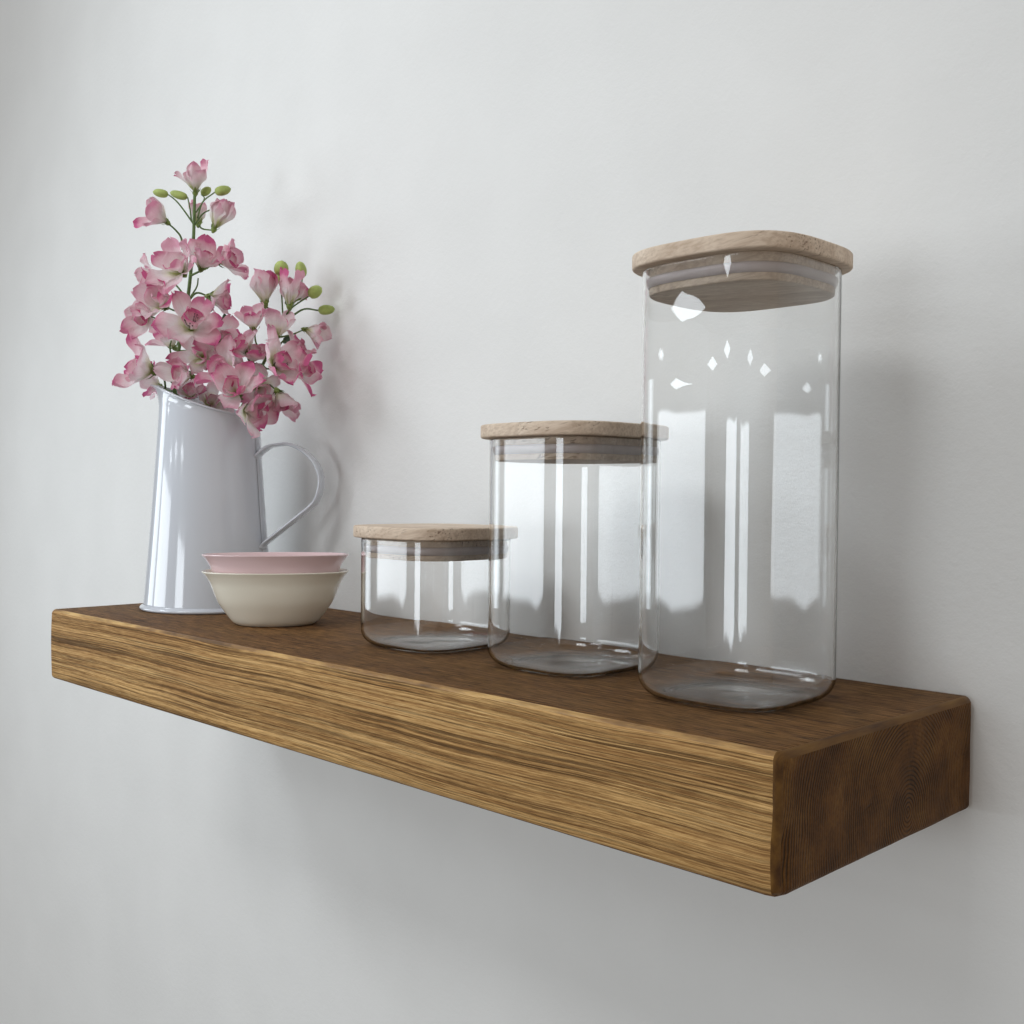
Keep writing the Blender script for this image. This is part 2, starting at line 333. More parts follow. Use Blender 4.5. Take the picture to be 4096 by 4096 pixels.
# sprays: blossoms L/R (base, direction, size, openness, stamens); buds BL/BR; stems SL/SR; leaves FL/FR
FLORA=[
 ('L', (0.0744, -0.1026, 0.407), (0.062, -0.092, 0.994), 0.038, 0.33, 0),
 ('L', (0.0635, -0.1258, 0.3756), (-0.093, -0.853, 0.514), 0.035, 0.4, 0),
 ('L', (0.0883, -0.0901, 0.3713), (0.272, 0.269, 0.924), 0.0387, 0.12, 0),
 ('L', (0.0582, -0.0903, 0.3813), (-0.083, 0.046, 0.995), 0.0277, 0.3, 0),
 ('L', (0.0939, -0.1254, 0.3225), (0.402, -0.804, 0.438), 0.054, 0.7, 0),
 ('L', (0.1021, -0.1113, 0.3278), (0.705, -0.053, 0.708), 0.0409, 0.5, 0),
 ('L', (0.1003, -0.0928, 0.3373), (0.87, 0.441, 0.22), 0.0423, 0.6, 1),
 ('L', (0.047, -0.1273, 0.3241), (-0.155, -0.982, -0.109), 0.0394, 0.6, 0),
 ('L', (0.0811, -0.137, 0.2913), (0.448, -0.823, 0.349), 0.054, 0.7, 0),
 ('L', (0.0847, -0.0934, 0.3059), (0.731, 0.665, -0.156), 0.0438, 0.6, 0),
 ('L', (0.074, -0.15, 0.282), (0.392, -0.866, -0.31), 0.0394, 0.7, 0),
 ('L', (0.1134, -0.1281, 0.2658), (0.802, -0.308, 0.512), 0.0584, 0.75, 1),
 ('L', (0.0546, -0.1339, 0.231), (-0.148, -0.973, 0.176), 0.054, 0.6, 0),
 ('L', (0.1006, -0.1193, 0.2247), (0.139, -0.989, 0.041), 0.0365, 0.35, 0),
 ('L', (0.0989, -0.1075, 0.243), (0.797, -0.588, 0.135), 0.0467, 0.65, 0),
 ('L', (0.1107, -0.0968, 0.2588), (0.977, -0.214, -0.022), 0.0438, 0.7, 0),
 ('L', (0.0317, -0.1142, 0.2179), (-0.656, -0.698, 0.286), 0.0321, 0.5, 0),
 ('L', (0.0728, -0.104, 0.2074), (0.712, -0.515, 0.477), 0.0321, 0.6, 0),
 ('L', (0.0816, -0.0894, 0.1991), (0.89, -0.247, 0.383), 0.038, 0.6, 0),
 ('L', (0.0406, -0.1061, 0.2582), (0.196, -0.645, 0.739), 0.038, 0.6, 0),
 ('R', (0.1441, -0.0668, 0.2945), (0.03, -0.138, 0.99), 0.0394, 0.1, 0),
 ('R', (0.1613, -0.0513, 0.2931), (0.18, 0.002, 0.984), 0.038, 0.3, 0),
 ('R', (0.1551, -0.03, 0.274), (0.764, 0.566, -0.309), 0.0307, 0.2, 0),
 ('R', (0.1455, -0.079, 0.2681), (0.179, -0.294, 0.939), 0.035, 0.5, 0),
 ('R', (0.161, -0.065, 0.2611), (0.316, -0.08, 0.945), 0.038, 0.55, 0),
 ('R', (0.1441, -0.0869, 0.2462), (0.109, -0.614, 0.782), 0.038, 0.5, 0),
 ('R', (0.1764, -0.078, 0.2312), (0.942, 0.035, 0.335), 0.0569, 0.75, 1),
 ('R', (0.1733, -0.0539, 0.2307), (0.865, 0.497, 0.064), 0.0423, 0.65, 0),
 ('R', (0.141, -0.1032, 0.2261), (0.494, -0.813, 0.307), 0.0438, 0.6, 0),
 ('R', (0.1435, -0.0808, 0.2377), (0.63, -0.108, 0.769), 0.035, 0.5, 0),
 ('R', (0.1598, -0.1064, 0.2052), (0.691, -0.6, 0.403), 0.0482, 0.65, 0),
 ('R', (0.1551, -0.0972, 0.1922), (0.865, 0.458, -0.204), 0.0482, 0.65, 0),
 ('R', (0.1617, -0.0643, 0.2109), (0.508, 0.075, -0.858), 0.0438, 0.5, 0),
 ('R', (0.155, -0.0435, 0.2488), (0.596, 0.51, 0.621), 0.0336, 0.6, 0),
 ('R', (0.1473, -0.037, 0.3023), (0.036, 0.665, 0.746), 0.0292, 0.5, 0),
 ('R', (0.139, -0.0713, 0.2146), (0.904, -0.291, -0.314), 0.038, 0.7, 0),
 ('BL', (0.0545, -0.1205, 0.4056), (0.0429, -0.131, 0.4086), 0.0082),
 ('BL', (0.0689, -0.1076, 0.4027), (0.0556, -0.1195, 0.4078), 0.0082),
 ('BL', (0.0887, -0.0897, 0.4076), (0.1008, -0.0788, 0.4112), 0.0096),
 ('BL', (0.0696, -0.0935, 0.4082), (0.0768, -0.087, 0.4148), 0.008),
 ('BL', (0.0769, -0.0869, 0.3935), (0.0829, -0.0815, 0.4015), 0.0067),
 ('BR', (0.1466, -0.0511, 0.3235), (0.1472, -0.0505, 0.339), 0.014),
 ('BR', (0.1623, -0.0369, 0.3221), (0.16, -0.0389, 0.3381), 0.0109),
 ('BR', (0.1667, -0.033, 0.3049), (0.1764, -0.0242, 0.3127), 0.012),
 ('BR', (0.162, -0.0183, 0.2928), (0.1744, -0.0072, 0.2946), 0.0101),
 ('BR', (0.1374, -0.0459, 0.3182), (0.137, -0.0462, 0.3277), 0.0073),
 ('SL', [(0.0648, -0.118, 0.2098), (0.0616, -0.1141, 0.2453), (0.0692, -0.1073, 0.3037), (0.0729, -0.1039, 0.3561), (0.0736, -0.1033, 0.3808), (0.074, -0.103, 0.4055)], 0.00399),
 ('SR', [(0.1161, -0.0785, 0.188), (0.1281, -0.0744, 0.2093), (0.1388, -0.0648, 0.2395), (0.1484, -0.0561, 0.2639), (0.1548, -0.0504, 0.2854)], 0.00372),
 ('SL', [(0.0734, -0.1035, 0.3765), (0.0656, -0.1105, 0.391), (0.0601, -0.1155, 0.3998), (0.0545, -0.1205, 0.4056)], 0.0016),
 ('SL', [(0.0717, -0.105, 0.3794), (0.0706, -0.106, 0.391), (0.0689, -0.1076, 0.4027)], 0.0016),
 ('SL', [(0.0761, -0.101, 0.3823), (0.0799, -0.0976, 0.3982), (0.0887, -0.0897, 0.4076)], 0.0016),
 ('SL', [(0.075, -0.102, 0.3881), (0.0764, -0.094, 0.4025), (0.0696, -0.0935, 0.4082)], 0.00133),
 ('SL', [(0.0745, -0.1025, 0.3765), (0.0754, -0.095, 0.3879), (0.0769, -0.0869, 0.3935)], 0.0016),
 ('SL', [(0.0767, -0.1005, 0.3765), (0.08, -0.0975, 0.3721), (0.0883, -0.0901, 0.3706)], 0.00173),
 ('SL', [(0.0652, -0.1109, 0.3518), (0.0669, -0.1134, 0.3627), (0.0667, -0.1189, 0.369), (0.0641, -0.1254, 0.3748)], 0.002),
 ('SL', [(0.0723, -0.1044, 0.359), (0.0885, -0.1101, 0.3441), (0.0976, -0.1194, 0.325)], 0.00186),
 ('SL', [(0.0702, -0.1063, 0.3256), (0.0859, -0.099, 0.3318), (0.0997, -0.0932, 0.3365)], 0.00213),
 ('SL', [(0.0692, -0.1073, 0.3023), (0.0592, -0.1163, 0.3183), (0.0476, -0.1268, 0.3234)], 0.00186),
 ('SL', [(0.0687, -0.1078, 0.3008), (0.0756, -0.1217, 0.2896), (0.0797, -0.1355, 0.291)], 0.00186),
 ('SL', [(0.0692, -0.1073, 0.3008), (0.0758, -0.1013, 0.3095), (0.0847, -0.0934, 0.3059)], 0.00213),
 ('SL', [(0.0703, -0.1063, 0.3037), (0.0758, -0.1013, 0.3154), (0.0769, -0.1004, 0.3241)], 0.0016),
 ('SL', [(0.066, -0.1102, 0.2818), (0.0705, -0.133, 0.2787), (0.0727, -0.1486, 0.2816)], 0.00186),
 ('SL', [(0.0649, -0.1111, 0.2672), (0.0869, -0.1183, 0.263), (0.1116, -0.1256, 0.2655)], 0.00186),
 ('SL', [(0.0617, -0.114, 0.2161), (0.0576, -0.1245, 0.2272), (0.0552, -0.1334, 0.2307)], 0.002),
 ('SL', [(0.0529, -0.122, 0.2161), (0.0565, -0.1255, 0.2243), (0.0563, -0.1324, 0.2296)], 0.002),
 ('SL', [(0.0583, -0.1171, 0.2409), (0.0561, -0.1191, 0.2555), (0.0572, -0.1181, 0.2628)], 0.00186),
 ('SL', [(0.0617, -0.114, 0.2307), (0.0813, -0.1166, 0.2234), (0.0986, -0.1185, 0.2246)], 0.00186),
 ('SL', [(0.0639, -0.1121, 0.2453), (0.082, -0.1092, 0.2398), (0.0981, -0.1055, 0.2429)], 0.00186),
 ('SL', [(0.0644, -0.1116, 0.2526), (0.0907, -0.1013, 0.2529), (0.1089, -0.0957, 0.2588)], 0.00186),
 ('SL', [(0.0612, -0.1145, 0.2161), (0.0479, -0.113, 0.2141), (0.0341, -0.1146, 0.2174)], 0.00186),
 ('SL', [(0.0606, -0.115, 0.2102), (0.0673, -0.109, 0.2044), (0.0728, -0.104, 0.2071)], 0.00186),
 ('SL', [(0.0606, -0.115, 0.2102), (0.0658, -0.0969, 0.1935), (0.0816, -0.0894, 0.1988)], 0.00186),
 ('SR', [(0.1527, -0.0523, 0.2825), (0.1521, -0.0528, 0.2939), (0.1466, -0.0511, 0.3235)], 0.00173),
 ('SR', [(0.1559, -0.0494, 0.2839), (0.1548, -0.0436, 0.2934), (0.1667, -0.033, 0.3041)], 0.00173),
 ('SR', [(0.157, -0.0484, 0.2825), (0.1592, -0.0329, 0.2928), (0.162, -0.0183, 0.2931)], 0.002),
 ('SR', [(0.1597, -0.0419, 0.3016), (0.1612, -0.0379, 0.312), (0.1623, -0.0369, 0.3221)], 0.00146),
 ('SR', [(0.1484, -0.0562, 0.2839), (0.1458, -0.0612, 0.2879), (0.1443, -0.0666, 0.2945)], 0.00186),
 ('SR', [(0.1548, -0.0504, 0.2854), (0.1593, -0.0503, 0.2892), (0.1613, -0.0513, 0.2931)], 0.00213),
 ('SR', [(0.1495, -0.0551, 0.2639), (0.1549, -0.0435, 0.2675), (0.1551, -0.03, 0.2737)], 0.0016),
 ('SR', [(0.1399, -0.0638, 0.2438), (0.1422, -0.0752, 0.2567), (0.1437, -0.0779, 0.268)], 0.00186),
 ('SR', [(0.1474, -0.0571, 0.2624), (0.1566, -0.0622, 0.2613), (0.1592, -0.0639, 0.2612)], 0.0016),
 ('SR', [(0.1366, -0.0667, 0.238), (0.1435, -0.0808, 0.2377), (0.1426, -0.0856, 0.2461)], 0.00173),
 ('SR', [(0.1377, -0.0658, 0.238), (0.1542, -0.0712, 0.2321), (0.1718, -0.0754, 0.2314)], 0.002),
 ('SR', [(0.1281, -0.0744, 0.2093), (0.1384, -0.0921, 0.2187), (0.1385, -0.1014, 0.2261)], 0.00186),
 ('SR', [(0.1259, -0.0764, 0.2035), (0.145, -0.0928, 0.2028), (0.1555, -0.1036, 0.2054)], 0.00186),
 ('SR', [(0.1172, -0.0775, 0.1894), (0.1356, -0.0878, 0.1909), (0.1524, -0.0956, 0.1922)], 0.002),
 ('SR', [(0.1346, -0.0686, 0.2151), (0.1444, -0.0665, 0.2203), (0.1617, -0.0644, 0.2112)], 0.00186),
 ('SR', [(0.1335, -0.0696, 0.215), (0.1436, -0.0645, 0.2291), (0.1443, -0.0665, 0.2246)], 0.00186),
 ('SR', [(0.1485, -0.0561, 0.2524), (0.1513, -0.0495, 0.2614), (0.155, -0.0435, 0.2491)], 0.0016),
 ('SR', [(0.1548, -0.0504, 0.2854), (0.1462, -0.0379, 0.295), (0.1473, -0.037, 0.302)], 0.0016),
 ('FL', (0.0788, -0.0851, 0.304), (0.0761, -0.0876, 0.2908), 0.008),
 ('FR', (0.1013, -0.0783, 0.2659), (0.0963, -0.0829, 0.2892), 0.0146),
 ('FL', (0.071, -0.0922, 0.304), (0.0655, -0.0971, 0.2893), 0.0093),
 ('FR', (0.1323, -0.0639, 0.2155), (0.128, -0.0678, 0.2011), 0.008),
 ('FR', (0.1398, -0.0437, 0.2602), (0.1474, -0.0368, 0.2689), 0.0067),
]
def LIGHTS():
    cool = (.87, .94, 1.0)
    # eye-level windows mirrored in the jars, daylight from higher up, lights added for the wall
    window('left_window', -57, -30, -7.8, 5.6, 3.4, 3.7, cool, 0, None, True)
    window('narrow_window', -9, 7, -10, 5, 3.4, 4.8, cool, 0, None, True)
    window('side_fill', -82, -70, -9, 9, 1.35, 2.5, (.84, .93, 1))  # unseen light added to brighten the left of the wall
    window('high_window', -64, -52, 28, 42, 2.0, 1.2, cool, 0, 62)
    window('skylight', -18, 4, 40, 52, 2.3, 1.3, (.95, .98, 1), 0, 70)
    window('upper_fill', -40, -25, 18, 28, 2.0, .8, cool, 0, 70)  # extra lamp added to lift the wall, kept out of the jar reflections
    # small square panels lying flat in the ceiling further back
    for az, el, dg in ((-38, 7.0, 7.5), (-53, 8.9, 6.5), (-9, 9.0, 9), (-25, 8.2, 8), (-36, 11.7, 11), (-10, 14.2, 10)):
        ceiling_panel(az, el, dg, 3.0, 5.5, cool)
# dim room around: brightness of what lies above, to the right, and everywhere
W_UP, W_RIGHT, W_ALL = (.27, .285, .30), (.24, .20, .165), (.125, .117, .108)

# ------------------------------------------------------------------ the wall
def build_wall():
    x0, x1, z0, z1 = -3.2, 3.4, -1.6, 2.2
    V = [(x0, 0, z0), (x1, 0, z0), (x1, 0, z1), (x0, 0, z1), (x0, .12, z0), (x1, .12, z0), (x1, .12, z1), (x0, .12, z1)]
    F = [(0, 1, 2, 3), (5, 4, 7, 6), (4, 0, 3, 7), (1, 5, 6, 2), (3, 2, 6, 7), (4, 5, 1, 0)]
    o = link('wall', mesh('wall', V, F, False), M['wall'])
    tag(o, 'pale grey painted plaster wall behind the wooden shelf', 'wall', kind='structure')
build_wall()

# ------------------------------------------------------------------ the shelf
SL, SD, SH = 0.8, 0.2126, 0.0670
def build_shelf():
    nx, ny, nz = 150, 34, 14
    c = .0034
    gap = .0012
    def axis(n, a, b):
        return [a, a + c * .5, a + c] + [a + c + (b - a - 2 * c) * i / n for i in range(1, n)] + [b - c, b - c * .5, b]
    X = axis(nx, 0, SL); Y = axis(ny, -SD, -gap); Z = axis(nz, -SH, 0)
    idx = {}; V = []; F = []; MI = []
    def vid(i, j, k):
        key = (i, j, k)
        if key not in idx:
            x, y, z = X[i], Y[j], Z[k]
            # distance into each rounded arris
            dx = max(0, c - (x - X[0]), c - (X[-1] - x)) / c
            dy = max(0, c - (y - Y[0]), c - (Y[-1] - y)) / c
            dz = max(0, c - (z - Z[0]), c - (Z[-1] - z)) / c
            cx = X[0] + c if x < SL / 2 else X[-1] - c
            cy = Y[0] + c if y < -SD / 2 else Y[-1] - c
            cz = Z[0] + c if z < -SH / 2 else Z[-1] - c
            v = Vector((x, y, z))
            act = (dx > 0) + (dy > 0) + (dz > 0)
            if act >= 2:
                p = Vector((x if dx == 0 else cx, y if dy == 0 else cy, z if dz == 0 else cz))
                d = v - p
                # blend of 45 degree chamfer and round
                L = max(abs(d.x), abs(d.y), abs(d.z))
                wob = 1 + .08 * noise.noise(Vector((x * 42, y * 42, z * 42))) + 0.05 * noise.noise(Vector((x * 160, y * 160, z * 160)))
                if d.length > 0:
                    s = 1 if act == 2 else 1
                    l1 = (abs(d.x) + abs(d.y) + abs(d.z))
                    r = c * (2 - wob) if False else c
                    lr = L / max(d.length, 1e-9)
                    lc = L / max(l1, 1e-9)
                    kk = .25 * lr + .75 * (lc * 1.18)
                    v = p + d * min(1, kk * (1 - .10 * (wob - 1)))
            if x > SL - c * 1.01 and y < -SD + c * 1.01:      # hand-worn near corner
                k = .0016 * (.6 + .9 * noise.noise(Vector((1.7, 4.2, z * 48))) + .35 * noise.noise(Vector((5.1, .3, z * 170))))
                v.x -= k; v.y += k * .8
            # front face bows out very slightly, hand-worked
            if y < -SD + c * 1.01:
                v.y -= .0009 * math.sin(math.pi * (z + SH) / SH) + .0004 * noise.noise(Vector((x * 9, 3, z * 30)))
            if x > SL - c * 1.01:
                v.x += .0005 * noise.noise(Vector((7, y * 30, z * 40)))
            idx[key] = len(V); V.append(v)
        return idx[key]
    nX, nY, nZ = len(X) - 1, len(Y) - 1, len(Z) - 1
    def add(a, b, cc, d, m): F.append((a, b, cc, d)); MI.append(m)
    for i in range(nX):
        for k in range(nZ):
            eg = k >= nZ - 1 or k < 1
            m = 0
            if k >= nZ - 1: m = 3
            if i >= nX - 2: m = 4
            add(vid(i, 0, k), vid(i + 1, 0, k), vid(i + 1, 0, k + 1), vid(i, 0, k + 1), m)
            add(vid(i + 1, nY, k), vid(i, nY, k), vid(i, nY, k + 1), vid(i + 1, nY, k + 1), 1)
    for i in range(nX):
        for j in range(nY):
            m = 1
            if j < 2: m = 3
            if i >= nX - 2: m = 4
            add(vid(i, j, nZ), vid(i + 1, j, nZ), vid(i + 1, j + 1, nZ), vid(i, j + 1, nZ), m)
            add(vid(i + 1, j, 0), vid(i, j, 0), vid(i, j + 1, 0), vid(i + 1, j + 1, 0), 1)
    for j in range(nY):
        for k in range(nZ):
            m = 2
            if j < 2: m = 4
            if k >= nZ - 2: m = 4
            add(vid(nX, j, k), vid(nX, j + 1, k), vid(nX, j + 1, k + 1), vid(nX, j, k + 1), m)
            add(vid(0, j + 1, k), vid(0, j, k), vid(0, j, k + 1), vid(0, j + 1, k + 1), 2)
    o = link('floating_shelf', mesh('floating_shelf', V, F, True, MI), [M['front'], M['top'], M['end'], M['edge'], M['edged']])
    tag(o, 'thick brown wooden floating shelf with brushed grain fixed to the grey wall', 'shelf')
build_shelf()

# ------------------------------------------------------------------ glass jars
NS = 3.25
def sec(a, z, n=176, ex=NS):
    out = []
    for i in range(n):
        t = 2 * math.pi * i / n
        # even spacing that still resolves the corners
        c, s = math.cos(t), math.sin(t)
        r = a / (abs(c) ** ex + abs(s) ** ex) ** (1 / ex)
        out.append((r * c, r * s, z))
    return out

def arc(a0, z0, r, t0, t1, n):
    return [(a0 + r * math.cos(t0 + (t1 - t0) * i / n), z0 + r * math.sin(t0 + (t1 - t0) * i / n)) for i in range(n + 1)]

def plate(name, a, z0, z1, rnd, mat, parent, ex=NS):
    """rounded-square wooden disc with softened arrises"""
    prof = [(0.0005, z0), (a - rnd - .0012, z0)] + arc(a - rnd, z0 + rnd, rnd, -math.pi / 2, 0, 4) + arc(a - rnd, z1 - rnd, rnd, 0, math.pi / 2, 4) + [(a - rnd - .0012, z1), (0.0005, z1)]
    V, F = loft([sec(p[0], p[1], 144, ex) for p in prof], True, True)
    me = mesh(name, V, F)
    for p in me.polygons:                     # the two flat faces stay flat
        if abs(p.normal.z) > .999: p.use_smooth = False
    return link(name, me, mat, parent)

def make_jar(x, y, h, label):
    A, AL, AP = .0492, .0545, .0458
    LT, PD = .0092, .0147
    t = thing('storage_jar', (x, y, .0002), label, 'jar', 'glass jars with wooden lids')
    wall, rb, bt = .0013, .0125, .0017
    # one solid skin of glass: foot, outer wall, lip, inner wall, rounded floor with faint mould ripples
    foot = [(.0006, .0007), (.012, .0007), (.024, .0006), (A - rb - .006, .0004), (A - rb - .003, .0001)]
    prof = foot + arc(A - rb, rb, rb, -math.pi / 2, 0, 14)
    nz = 10
    zs = [rb + .0008] + [rb + (h - .001 - rb) * i / nz for i in range(1, nz)] + [h - .0016]
    prof += [(A, z) for z in zs]
    prof += arc(A - wall / 2, h - .001, wall / 2, 0, math.pi, 8)
    prof += [(A - wall, z) for z in reversed(zs)]
    ri = rb - wall
    prof += arc(A - rb, bt + ri, ri, 0, -math.pi / 2, 14)
    R0 = A - rb
    for i in range(1, 56):
        q = R0 * (1 - i / 56) + .0005
        prof.append((q, bt + .0006 * (1 - (q / R0) ** 2) * (1 if q < R0 else 0) + .000055 * math.sin(2 * math.pi * q / .0034) * min(1, (R0 - q) / .004) * (q / R0) ** 1.5))
    V, F = loft([sec(p[0], p[1]) for p in prof], True, True)
    V = [(v[0], v[1], v[2] + (.00035 * noise.noise(Vector((v[0] * 55, v[1] * 55, 3.1 + h * 9))) * max(0, 1 - math.hypot(v[0], v[1]) / R0) if i > len(V) * .6 and v[2] < .006 else 0)) for i, v in enumerate(V)]
    link('glass_body', mesh('glass_body', V, F), M['glass'], t)
    # lid with its plug and silicone seal
    lid = plate('lid', AL, h + .0003, h + LT, .0013, M['lid'], t)
    plate('plug', AP, h - PD, h + .0002, .0009, M['lid'], lid)
    # seal: two soft fins around the plug
    sp = [(AP - .0004, h - .0104), (AP + .0004, h - .0106), (A - wall - .0004, h - .0074), (A - wall - .0003, h - .0058),
          (AP + .0004, h - .0048), (AP - .0004, h - .0048)]
    V, F = loft([sec(p[0], p[1], 144) for p in sp])
    link('seal', mesh('seal', V, F), M['seal'], lid)
    return t

make_jar(.7086, -.1101, .2433, 'tallest clear glass jar with wooden lid, nearest the right end of the shelf')
make_jar(.5705, -.0976, .1517, 'medium-height clear glass jar with wooden lid, between the tall and the short jar')
make_jar(.4318, -.0982, .0813, 'shortest squat clear glass jar with wooden lid, next to the bowls')

# ------------------------------------------------------------------ bowls
BX, BY, BANG = .2388, -.1141, math.radians(57)
def bowl(z0, label, mat, tilt=0):
    pr = [(0.0, .0012), (.028, .0012), (.0300, .0), (.0335, .0003), (.0375, .0032), (.0428, .0100), (.0492, .0195), (.0532, .0286), (.0560, .0358), (.0592, .0411), (.0622, .0448)]
    out = []
    q = spline([(a, b, 0) for a, b in pr[3:]], 5)
    prof = [(a, b) for a, b in pr[:3]] + [(v.x, v.y) for v in q]
    prof += [(.0629, .0455), (.0628, .0463), (.0620, .0465), (.0611, .0459)]
    inner = [(.0585, .0432), (.0554, .0392), (.0522, .0335), (.0488, .0250), (.0435, .0148), (.036, .0072), (.022, .0050), (.0005, .0046)]
    q2 = spline([(a, b, 0) for a, b in inner], 4)
    prof += [(v.x, v.y) for v in q2]
    prof[0] = (.0005, .0012)
    n = 128
    rings = []
    for a, b in prof:
        ring = []
        for i in range(n):
            q = 2 * math.pi * i / n
            c, s_ = math.cos(q), math.sin(q)
            k = 1 / (abs(c) ** 2.2 + abs(s_) ** 2.2) ** (1 / 2.2)        # soft oblong plan, rounder towards the foot
            ring.append((a * k * c, (.84 - .18 * min(1, b / .045)) * a * k * s_, b))
        rings.append(ring)
    V, F = loft(rings, True, True)
    o = link('bowl', mesh('bowl', V, F), mat)
    o.location = (BX, BY, z0); o.rotation_euler = (math.radians(tilt), 0, BANG)
    tag(o, label, 'bowl', 'stacked glazed bowls')
bowl(.0002, 'cream glazed bowl at the bottom of the stack, standing on the wooden shelf', M['cream'])
bowl(.0145, 'pale pink glazed bowl nested inside the cream bowl', M['pink'], -1.1)

# ------------------------------------------------------------------ jug
JX, JY = .0855, -.0926
ANG = math.radians(36)           # direction of the handle
def build_jug():
    t = thing('enamel_jug', (JX, JY, .0002), 'pale blue-white enamel pitcher jug holding pink flowers, with strap handle and pouring lip', 'jug')
    t.rotation_euler = (0, 0, ANG)         # local +x = handle, -x = spout
    n = 128
    def rad(z): return .0615 - .0142 * (z / .195) - .0006 * math.sin(math.pi * z / .195)
    def zr(ph):                            # rim height, ph=0 at the handle
        s = (1 - math.cos(ph)) / 2
        return .1862 + .0325 * s ** 1.25
    def point(ph, f, off=0.0):
        z = zr(ph) * f
        r = rad(min(z, .2)) + off
        s = max(0, (1 - math.cos(ph)) / 2)
        # pouring lip pushed outward near the top of the spout side
        lip = (s ** 10) * max(0, (z - .192) / .026) ** 1.6 * .010
        pull = 1 - .10 * (s ** 6) * max(0, (z - .17) / .05) * 0
        flare = .0016 * max(0, (f - .96) / .04) ** 2
        r = r + lip + flare
        # slightly pinched lip in plan
        y = r * math.sin(ph) * (1 - .25 * (s ** 8) * max(0, (z - .195) / .025))
        return (r * math.cos(ph), y, z)
    fs = [0.012, .03, .1, .2, .3, .4, .5, .6, .7, .78, .84, .88, .91, .94, .955, .97, .98, .99, 1.0]
    P = [2 * math.pi * i / n for i in range(n)]
    outer = [[point(p, f) for p in P] for f in fs]
    inner = [[point(p, f, -.0012) for p in P] for f in reversed(fs)]
    V, F = loft(outer + inner, False, True)
    # bottom disc
    base = len(V)
    F.append(tuple(reversed(range(n))))
    link('body', mesh('body', V, F), M['enamel'], t)
    # rolled base flange
    J = Join()
    prof = [(.0605, .0), (.0632, .0), (.0644, .0010), (.0646, .0022), (.0636, .0034), (.0622, .0040), (.0612, .0052)]
    V, F = loft([[(a * math.cos(p), a * math.sin(p), b) for p in P] for a, b in prof], True, False)
    link('base_rim', mesh('base_rim', V, F), M['enamel'], t)
    # rolled top rim
    rim = [Vector(point(p, 1.0, -.0004)) for p in P]
    rings = []
    for i, p in enumerate(rim):
        tg = (rim[(i + 1) % n] - rim[i - 1]).normalized()
        o = Vector((math.cos(P[i]), math.sin(P[i]), 0)); u = tg.cross(o).normalized(); o = u.cross(tg).normalized()
        rings.append([p + o * (.00135 * math.cos(a)) + u * (.00115 * math.sin(a)) for a in [2 * math.pi * k / 8 for k in range(8)]])
    rings.append(rings[0])
    V, F = loft(rings)
    link('rolled_rim', mesh('rolled_rim', V, F), M['enamel'], t)
    # overlapping body seam down the handle side
    ph0, ph1 = -.06, .45
    rows = []
    for f in [i / 24 for i in range(25)]:
        rows.append([(lambda q: (q[0], q[1], q[2]))(point(ph0 + (ph1 - ph0) * g, .03 + f * .955, .0007 * min(1, g * 12) + .00015)) for g in [0, .04, .1, .5, 1]])
    V, F = loft(rows, closed=False)
    link('seam', mesh('seam', V, F), M['enamel'], t)
    rows = []
    for f in [i / 24 for i in range(25)]:
        rows.append([point(ph0 + .012 * g - .012, .05 + f * .90, .0003) for g in (0, 1)])
    V, F = loft(rows, closed=False)
    link('seam_shade_strip', mesh('seam_shade_strip', V, F), M['seam_shade'], t)  # dark strip laid on the body as the shade in the seam crease
    # strap handle
    H = HANDLE
    C = spline([(.0455 + (u - .0455) * 1.045, 0, z) for u, z in H], 6)
    W, T = .0080, .0018
    rings = []
    for i, p in enumerate(C):
        a = C[max(0, i - 1)]; b = C[min(len(C) - 1, i + 1)]
        tg = (b - a).normalized(); nn = Vector((-tg.z, 0, tg.x))
        w = W * (1.0 if 3 < i < len(C) - 4 else 1.12)
        ring = []
        for k in range(16):
            q = 2 * math.pi * k / 16
            cc, ss = math.cos(q), math.sin(q)
            cc = math.copysign(abs(cc) ** .5, cc); ss = math.copysign(abs(ss) ** .7, ss)
            ring.append(p + Vector((0, 1, 0)) * (w * cc) + nn * (T * ss))
        rings.append(ring)
    V, F = loft(rings, True, True)
    link('handle', mesh('handle', V, F), M['enamel'], t)
build_jug()

# ------------------------------------------------------------------ flowers
rnd = random.Random(11)
def frame(D):
    D = Vector(D).normalized()
    x = D.cross(Vector((.2, .1, 1)))
    if x.length < .05: x = D.cross(Vector((1, 0, 0)))
    x.normalize()
    return x, D.cross(x), D

